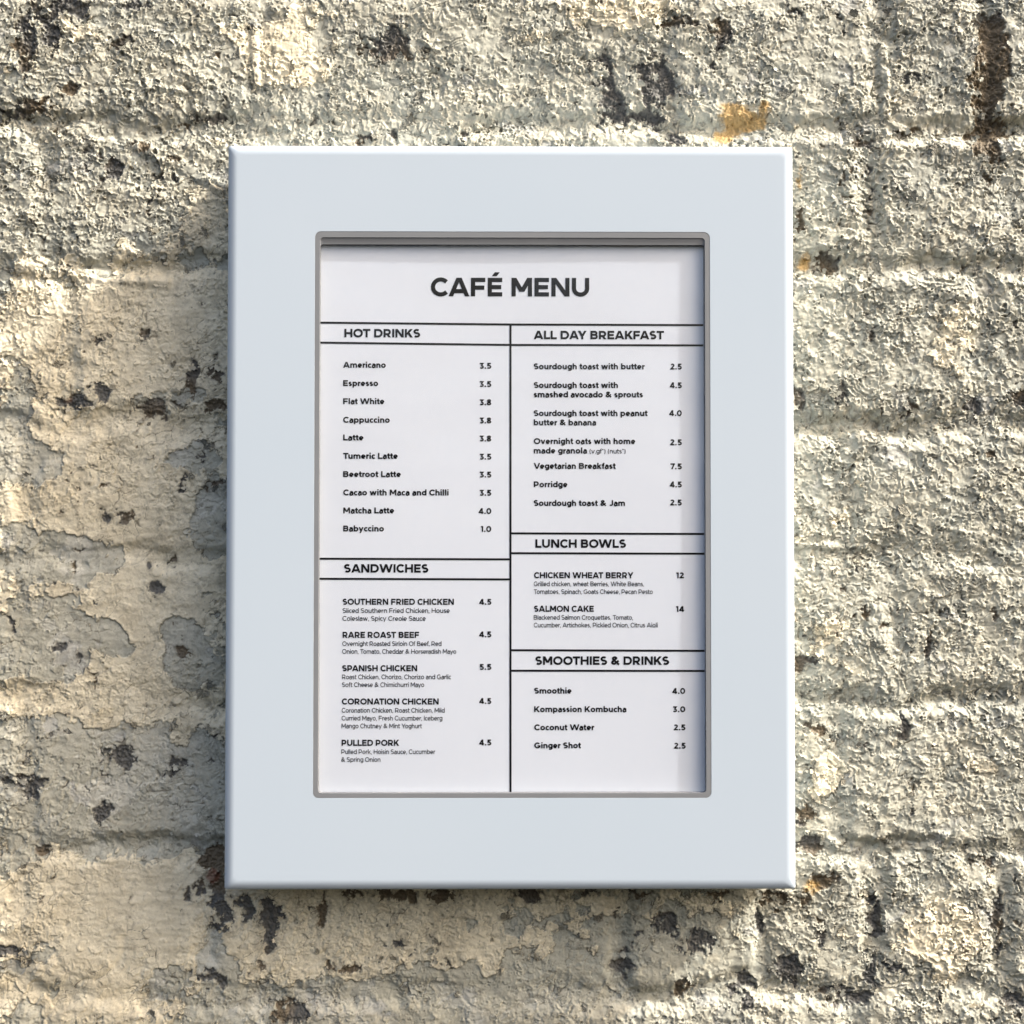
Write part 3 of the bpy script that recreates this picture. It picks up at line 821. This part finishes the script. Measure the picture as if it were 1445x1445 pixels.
def glyph(ch, t):
    """strokes of one character: ('p', points) pen paths, ('q', quad) cut pieces; and its width"""
    h = t / 2; S = []; tx = t * 1.08
    def P(*pts): S.append(('p', list(pts)))
    def L(pts): S.append(('p', pts))
    def Dg(x0, y0, x1, y1, w=None):
        w = (w or tx) / 2; S.append(('q', [(x0 - w, y0), (x0 + w, y0), (x1 + w, y1), (x1 - w, y1)]))
    def bowl(x0, xr, yt, yb):
        r = (yt - yb) / 2; rp = min(r, xr - x0)
        L([(x0, yt)] + arc(xr - rp, (yt + yb) / 2, rp, r, 90, -90, 12) + [(x0, yb)])
    def ring(cx, cy, rx, ry): S.append(('c', arc(cx, cy, rx, ry, 0, 360, 28)[:-1]))
    W = .8
    if ch == 'A': W = 1.12; Dg(tx/2, 0, W/2 - tx*.08, 1); Dg(W - tx/2, 0, W/2 + tx*.08, 1); P((W*.2, .28), (W*.8, .28))
    elif ch == 'B': W = .86; P((h, 0), (h, 1)); bowl(h, W - h - .04, 1 - h, .525); bowl(h, W - h, .525, h)
    elif ch == 'C': W = 1.0; L(arc(.53, .5, .53 - h, .515 - h, 42, 318))
    elif ch == 'D': W = .99; P((h, 0), (h, 1)); bowl(h, W - h, 1 - h, h)
    elif ch in 'EÉ':
        W = .78; P((h, 0), (h, 1)); P((h, 1 - h), (W, 1 - h)); P((h, .5), (W*.93, .5)); P((h, h), (W, h))
        if ch == 'É': Dg(W*.45, 1.09, W*.66, 1.30, tx*1.1)
    elif ch == 'F': W = .77; P((h, 0), (h, 1)); P((h, 1 - h), (W, 1 - h)); P((h, .47), (W*.93, .47))
    elif ch == 'G': W = 1.06; L(arc(.53, .5, .53 - h, .515 - h, 44, 318)); P((W - h - .04, .13), (W - h - .04, .53)); P((.55, .53 - h), (W - .04, .53 - h))
    elif ch == 'H': W = .94; P((h, 0), (h, 1)); P((W - h, 0), (W - h, 1)); P((h, .5), (W - h, .5))
    elif ch == 'I': W = t; P((h, 0), (h, 1))
    elif ch == 'J': W = .68; L([(W - h, 1), (W - h, .32)] + arc(W/2, .32, W/2 - h, .33 - h, 0, -145))
    elif ch == 'K': W = .94; P((h, 0), (h, 1)); Dg(h + .08, .33, W - tx*.68, 1, tx*1.25); Dg(W - tx*.62, 0, W*.42, .58, tx*1.22)
    elif ch == 'L': W = .72; P((h, 0), (h, 1)); P((h, h), (W, h))
    elif ch == 'M': W = 1.1; P((h, 0), (h, 1)); P((W - h, 0), (W - h, 1)); Dg(h*1.1, 1, W/2, .25, tx*1.12); Dg(W - h*1.1, 1, W/2, .25, tx*1.12)
    elif ch == 'N': W = .97; P((h, 0), (h, 1)); P((W - h, 0), (W - h, 1)); Dg(h*1.1, 1, W - h*1.1, 0, tx*1.12)
    elif ch == 'O': W = 1.12; ring(W/2, .5, W/2 - h, .515 - h)
    elif ch == 'P': W = .84; P((h, 0), (h, 1)); bowl(h, W - h, 1 - h, .35)
    elif ch == 'R': W = .88; P((h, 0), (h, 1)); bowl(h, W - h - .03, 1 - h, .38); Dg(W - tx*.6, 0, W*.47, .42, tx*1.2)
    elif ch == 'S': W = .80; L(arc(W/2, .5*(1.01 - h + .51), W/2 - h - .01, .5*(1.01 - h - .51), 38, 270) + arc(W/2, .5*(h - .01 + .51), W/2 - h, .5*(.51 - h + .01), 90, -142)[1:])
    elif ch == 'T': W = .86; P((W/2, 0), (W/2, 1)); P((0, 1 - h), (W, 1 - h))
    elif ch == 'U': W = .93; L([(h, 1), (h, .42)] + arc(W/2, .42, W/2 - h, .43 - h, 180, 360) + [(W - h, 1)])
    elif ch == 'V': W = 1.08; Dg(tx/2, 1, W/2 - .02, 0); Dg(W - tx/2, 1, W/2 + .02, 0)
    elif ch == 'W': W = 1.6; Dg(tx/2, 1, .45, 0); Dg(W/2, 1, .45, 0); Dg(W/2, 1, W - .45, 0); Dg(W - tx/2, 1, W - .45, 0)
    elif ch == 'Y': W = 1.02; P((W/2, 0), (W/2, .46)); Dg(tx*.55, 1, W/2, .36, tx*1.12); Dg(W - tx*.55, 1, W/2, .36, tx*1.12)
    elif ch == 'a':
        W = .66; L([(W - h, 0), (W - h, .47)] + arc(W/2 + .01, .47, W/2 - h - .01, XH + .01 - h - .47, 0, 148))
        L([(W - h, .44), (.30, .44)] + arc(.30, .215 + h*.2, .30 - h, .225 - h*.2, 90, 270)[1:] + [(W*.62, -.01 + h), (W - h, .15)])
    elif ch == 'b': W = .78; P((h, 0), (h, 1.03)); ring(W/2, XH/2, W/2 - h, XH/2 + .012 - h)
    elif ch == 'c': W = .66; L(arc(.36, XH/2, .36 - h, XH/2 + .012 - h, 45, 315))
    elif ch == 'd': W = .78; P((W - h, 0), (W - h, 1.03)); ring(W/2, XH/2, W/2 - h, XH/2 + .012 - h)
    elif ch == 'e': W = .73; L(arc(W/2, XH/2, W/2 - h, XH/2 + .012 - h, -6, 312)); P((h*1.2, XH*.47), (W - h*.6, XH*.47))
    elif ch == 'f': W = .44; L([(.11 + h, 0), (.11 + h, .80)] + arc(.11 + h + .17, .80, .17, .24 - h, 180, 90)[1:] + [(W + .01, 1.04 - h)]); P((0, XH - h*.9), (W - .02, XH - h*.9))
    elif ch == 'g': W = .76; ring(W/2, XH/2 + .015, W/2 - h, XH/2 - h); L([(W - h, XH), (W - h, .02)] + arc(W/2, .02, W/2 - h, .28 - h, 0, -145))
    elif ch in 'hn':
        W = .70; P((h, 0), (h, 1.03 if ch == 'h' else XH)); L([(W - h, 0), (W - h, .42)] + arc(W/2, .42, W/2 - h, XH + .012 - h - .42, 0, 180))
    elif ch == 'i': W = t; P((h, 0), (h, XH)); P((h, .86), (h, 1.04))
    elif ch == 'k': W = .74; P((h, 0), (h, 1.03)); Dg(h + .05, .24, W - tx*.7, XH, tx*1.2); Dg(W - tx*.6, 0, W*.42, .44, tx*1.2)
    elif ch == 'l': W = t; P((h, 0), (h, 1.03))
    elif ch == 'm':
        W = 1.14; P((h, 0), (h, XH)); q = (W - t) / 2
        for o_ in (0, q): L([(h + q + o_, 0), (h + q + o_, .46)] + arc(h + q/2 + o_, .46, q/2, XH + .012 - h - .46, 0, 180))
    elif ch == 'o': W = .78; ring(W/2, XH/2, W/2 - h, XH/2 + .012 - h)
    elif ch == 'p': W = .78; P((h, -.26), (h, XH)); ring(W/2, XH/2, W/2 - h, XH/2 + .012 - h)
    elif ch == 'q': W = .78; P((W - h, -.26), (W - h, XH)); ring(W/2, XH/2, W/2 - h, XH/2 + .012 - h)
    elif ch == 'r': W = .44; P((h, 0), (h, XH)); L([(h, .36)] + arc(W, .36, W - h, XH - h - .36, 180, 90))
    elif ch == 's': W = .57; L(arc(W/2, .5*(XH + .01 - h + .38), W/2 - h - .01, .5*(XH + .01 - h - .38), 35, 270) + arc(W/2, .5*(h - .01 + .38), W/2 - h, .5*(.38 - h + .01), 90, -145)[1:])
    elif ch == 't': W = .46; L([(.10 + h, .94), (.10 + h, .20)] + arc(.10 + h + .16, .20, .16, .21 - h, 180, 275)[1:] + [(W, h + .01)]); P((0, XH - h*.9), (W, XH - h*.9))
    elif ch == 'u': W = .70; P((W - h, 0), (W - h, XH)); L([(h, XH), (h, .32)] + arc(W/2, .32, W/2 - h, .33 - h, 180, 360))
    elif ch == 'v': W = .78; Dg(tx/2, XH, W/2 - .01, 0); Dg(W - tx/2, XH, W/2 + .01, 0)
    elif ch == 'w': W = 1.16; Dg(tx/2, XH, .34, 0); Dg(W/2, XH, .34, 0); Dg(W/2, XH, W - .34, 0); Dg(W - tx/2, XH, W - .34, 0)
    elif ch == 'y': W = .80; Dg(tx/2, XH, W/2 - .01, .03); Dg(W - tx/2, XH, W*.32, -.26)
    elif ch == 'z': W = .62; P((0, XH - h), (W, XH - h)); P((0, h), (W, h)); Dg(W - tx*.7, XH - h, tx*.7, h, tx*1.25)
    elif ch == '0': W = .86; ring(W/2, .5, W/2 - h, .51 - h)
    elif ch == '1': W = .40; P((W - h, 0), (W - h, 1)); L([(W - h, 1 - h*.9), (0, .86)])
    elif ch == '2': W = .74; L(arc(W*.49, .70, W/2 - h - .02, .31 - h, 155, -28) + [(h*1.15, h)]); P((0, h), (W, h))
    elif ch == '3': W = .74; L([(.06, 1 - h), (W - .16, 1 - h), (W*.46, .60)]); L([(W*.40, .60)] + arc(.36, .30, W - .36 - h, .30 - h + .01, 80, -150))
    elif ch == '4': W = .86; P((0, .27), (W, .27)); P((W*.70, 0), (W*.70, 1)); Dg(h*1.0, .25, W*.66, 1, tx*1.15)
    elif ch == '5': W = .76; P((.10, 1 - h), (W - .06, 1 - h)); L([(.10 + h, 1), (.10 + h*.8, .56), (.36, .62)] + arc(.37, .32, W - .37 - h, .32 - h + .005, 85, -150))
    elif ch == '7': W = .76; P((0, 1 - h), (W, 1 - h)); Dg(W - tx*.6, 1 - h, .26, 0)
    elif ch == '8': W = .78; ring(W/2, .745, W/2 - h - .035, .265 - h); ring(W/2, .27, W/2 - h, .28 - h)
    elif ch == '&': W = .96; L([(W - .04, .03), (.24, .64)] + arc(.41, .78, .20, .225 - h, 205, -35) + [(.30, .50)] + arc(.34, .28, .34 - h, .28 - h, 110, 285) + [(W - .08, .50)])
    elif ch == '.': W = t; P((h, 0), (h, t))
    elif ch == ',': W = t; P((h, 0), (h, t)); Dg(h*.7, -.14, h*1.2, .02, t*.7)
    elif ch == '(': W = .30; L(arc(.62, .40, .62 - h, .80, 138, 222))
    elif ch == ')': W = .30; L(arc(-.32, .40, .62 - h, .80, 42, -42))
    elif ch == '*': W = .30; P((.15, .72), (.15, 1.0)); P((.03, .79), (.27, .93)); P((.03, .93), (.27, .79))
    elif ch == ' ': W = .24
    return S, W

def stroke_mesh(pts, h, closed):
    pts = [p for i, p in enumerate(pts) if i == 0 or math.dist(p, pts[i - 1]) > 1e-5]
    n = len(pts); left = []; right = []
    for i in range(n):
        a = pts[i - 1] if (i > 0 or closed) else None
        b = pts[(i + 1) % n] if (i < n - 1 or closed) else None
        p = pts[i]; ns = []
        for q, r in ((a, p), (p, b)):
            if q is None or r is None: continue
            dx, dy = r[0] - q[0], r[1] - q[1]; l = math.hypot(dx, dy) or 1e-9
            ns.append((-dy / l, dx / l))
        if len(ns) == 2:
            mx, my = ns[0][0] + ns[1][0], ns[0][1] + ns[1][1]; l = math.hypot(mx, my) or 1e-9
            mx, my = mx / l, my / l
            k = 1 / max(.45, mx * ns[0][0] + my * ns[0][1])
        else:
            (mx, my), k = ns[0], 1
        left.append((p[0] + mx * h * k, p[1] + my * h * k)); right.append((p[0] - mx * h * k, p[1] - my * h * k))
    m = n if closed else n - 1
    vs = left + right
    fs = [(i, n + i, n + (i + 1) % n, (i + 1) % n) for i in range(m)]
    return vs, fs

KERN = {'AY': -.14, 'AV': -.12, 'AT': -.12, 'TA': -.12, 'YA': -.12, 'DA': -.03, 'FA': -.10, 'FR': 0, 'WA': -.08, 'PA': -.10, 'KF': -.03, 'LL': -.02, 'OW': -.05, 'CA': -.03,
        'AS': -.03, 'Yo': -.14, 'To': -.14, 'Tu': -.10, 'Wa': -.08, 'Wh': -.02, 'av': -.05, 'vo': -.05, 'ra': -.03, 'ro': -.03, 'rd': -.03, 'ay': -.05, 'yo': -.05, 'r,': -.06, 'f,': -.04,
        'AN': -.02, 'EA': -.02, 'RA': -.03, 'LA': 0, 'Pa': -.03, 'K ': -.04, 'OT': -.05, 'TH': -.01, 'ST': -.02, 'ow': -.05, 'we': -.04, 'Ve': -.10, 'ke': -.03, 'Ch': -.02, '7.': -.1}

def layout(body, t, gap):
    """flat verts (x, y, layer) and faces for one line of print"""
    V_, F_ = [], []; x = 0.0; lay = 0
    for n_, ch in enumerate(body):
        S, W = glyph(ch, t)
        if ch in 'Cc': W -= .07
        for kind_, pts in S:
            if kind_ == 'q': vs, fs = pts, [(0, 1, 2, 3)]
            else: vs, fs = stroke_mesh(pts, t / 2, kind_ == 'c')
            b_ = len(V_); lay = (lay + 1) % 5
            V_ += [(x + p[0], p[1], lay) for p in vs]; F_ += [tuple(b_ + i for i in f) for f in fs]
        x += W + gap + KERN.get(body[n_:n_ + 2], 0) - (.03 if ch in 'aoebpcsdgOCSDG' else 0) - (.03 if body[n_ + 1:n_ + 2] and body[n_ + 1] in 'aoedcgqsOCGS' else 0) - (.05 if ch in 'AVWYvwyTLrtfKk' else 0) - (.05 if body[n_ + 1:n_ + 2] and body[n_ + 1] in 'AVWYvwyTtf' else 0)
    return V_, F_

def text(name, body, u0, u1, vb, cap, weight):
    """print one line: from u0 to u1 on baseline vb, capitals cap pixels high"""
    V_, F_ = layout(body, weight, .15 if weight < .16 else .13)
    p0 = at(u0, vb, YI); p1 = at(u1, vb, YI); pt = at(u0, vb - cap, YI)
    minx = min(v_[0] for v_ in V_); maxx = max(v_[0] for v_ in V_)
    sx = (p1[0] - p0[0]) / (maxx - minx); sz = pt[1] - p0[1]; sl = (p1[1] - p0[1]) / (p1[0] - p0[0])
    vv = [(p0[0] + (x - minx) * sx, YI - l * 2.5e-6, p0[1] + y * sz) for x, y, l in V_]
    vv = [(x, y + wave(x, z), z) for x, y, z in vv]
    to_sheet(mesh_obj(name, vv, F_, m_ink, sheet))

B, BI, LT = 0.24, 0.235, 0.15
text("title", "CAFÉ MENU", 608, 831.5, 418.0, 26.2, 0.225)
for body, u0, u1, vb in (("HOT DRINKS", 486, 593, 476.1), ("ALL DAY BREAKFAST", 753.2, 937, 478.6), ("SANDWICHES", 485.6, 604.5, 808),
                         ("LUNCH BOWLS", 755.5, 883.4, 773), ("SMOOTHIES & DRINKS", 755.5, 944.3, 938.2)):
    text("heading", body, u0, u1, vb, 12.0, B)
items = [("Americano", 484.2, 544.4, 519, "3.5", 677, 520.2), ("Espresso", 484.3, 533.6, 544.8, "3.5", 677, 545.9), ("Flat White", 484.3, 542.3, 570.3, "3.8", 677, 571.7),
         ("Cappuccino", 484.3, 550, 596.5, "3.8", 677, 597.4), ("Latte", 484.3, 513, 621.5, "3.8", 677, 622.8), ("Tumeric Latte", 484.3, 561.3, 647.4, "3.5", 677, 648.5),
         ("Beetroot Latte", 484.3, 565.7, 673.1, "3.5", 677, 673.8), ("Cacao with Maca and Chilli", 484.3, 633, 699, "3.5", 677, 699.5),
         ("Matcha Latte", 484.3, 556.2, 724.4, "4.0", 675.2, 725.3), ("Babyccino", 484.3, 541.8, 749.9, "1.0", 678.5, 750.6)]
for nme, u0, u1, vb, pr, pu, pvb in items:
    text("item_name", nme, u0, u1, vb, 8.3, BI)
    text("price", pr, pu, 693.3, pvb, 8.3, BI)
sand = [("SOUTHERN FRIED CHICKEN", 483.6, 640.6, 853.4, "4.5", 676, 853.4), ("RARE ROAST BEEF", 483.6, 591.4, 900.1, "4.5", 676, 899.3),
        ("SPANISH CHICKEN", 482.9, 588.9, 947.2, "5.5", 677, 945.2), ("CORONATION CHICKEN", 482.5, 619.2, 994.1, "4.5", 676, 993.3),
        ("PULLED PORK", 482.1, 563.4, 1052.4, "4.5", 676, 1051.8)]
for nme, u0, u1, vb, pr, pu, pvb in sand:
    text("item_name", nme, u0, u1, vb, 8.6, BI)
    text("price", pr, pu, 693.4, pvb, 8.3, BI)
for body, u0, u1, vb in (
        ("Sliced Southern Fried Chicken, House", 483.5, 634.6, 864.8), ("Coleslaw, Spicy Creole Sauce", 483.4, 600.7, 875.9),
        ("Overnight Roasted Sirloin Of Beef, Red", 483.1, 623, 911.5), ("Onion, Tomato, Cheddar & Horseradish Mayo", 483, 643.8, 922.5),
        ("Roast Chicken, Chorizo, Chorizo and Garlic", 482.8, 636.6, 958.4), ("Soft Cheese & Chimichurri Mayo", 482.8, 598.6, 969.4),
        ("Coronation Chicken, Roast Chicken, Mild", 482.3, 627.6, 1005.5), ("Curried Mayo, Fresh Cucumber, Iceberg", 482.2, 624.3, 1016.6),
        ("Mango Chutney & Mint Yoghurt", 482.1, 595.5, 1027.6), ("Pulled Pork, Hoisin Sauce, Cucumber", 481.8, 614.3, 1064), ("& Spring Onion", 481.6, 536.9, 1075),
        ("Grilled chicken, wheat Berries, White Beans,", 753.3, 908.7, 827.2), ("Tomatoes, Spinach, Goats Cheese, Pecan Pesto", 753.3, 921.1, 838.2),
        ("Blackened Salmon Croquettes, Tomato,", 753.3, 893.1, 874.5), ("Cucumber, Artichokes, Pickled Onion, Citrus Aioli", 753.3, 928, 885.3),
        ("(v.gf*) (nuts*)", 832, 882.8, 639.8)):
    text("description", body, u0, u1, vb, 6.6, LT)
for body, u0, u1, vb in (
        ("Sourdough toast with butter", 753.2, 910, 521), ("Sourdough toast with", 753.2, 872, 547.4), ("smashed avocado & sprouts", 753.2, 907.3, 560.6),
        ("Sourdough toast with peanut", 753.2, 914, 587), ("butter & banana", 753.2, 841.3, 600.1), ("Overnight oats with home", 753.2, 896.5, 626.5),
        ("made granola", 753.2, 828.4, 639.8), ("Vegetarian Breakfast", 753.2, 869, 661.5), ("Porridge", 753.2, 800.8, 687.5), ("Sourdough toast & Jam", 753.2, 882, 713.9),
        ("Smoothie", 753.8, 806.6, 978.8), ("Kompassion Kombucha", 753.8, 884, 1004.9), ("Coconut Water", 753.9, 838.8, 1030.5), ("Ginger Shot", 754, 820, 1056)):
    text("item_name", body, u0, u1, vb, 8.3, BI)
for body, u0, u1, vb in (("CHICKEN WHEAT BERRY", 753.6, 893.8, 816), ("SALMON CAKE", 753.6, 838, 863.3)):
    text("item_name", body, u0, u1, vb, 8.6, BI)
for body, u0, u1, vb in (
        ("2.5", 946, 962.1, 521.4), ("4.5", 945, 962.1, 547.8), ("4.0", 944.2, 962.1, 587.1), ("2.5", 945.6, 962.1, 628.3), ("7.5", 946, 962.1, 662.2),
        ("4.5", 945, 962, 687.8), ("2.5", 945.6, 962, 713.3), ("12", 954.3, 965, 816), ("14", 953.9, 965.4, 863.6),
        ("4.0", 948.5, 966.9, 979.2), ("3.0", 949.8, 967.1, 1005), ("2.5", 950.8, 967.3, 1030.6), ("2.5", 951.2, 967.7, 1056.5)):
    text("price", body, u0, u1, vb, 8.3, BI)
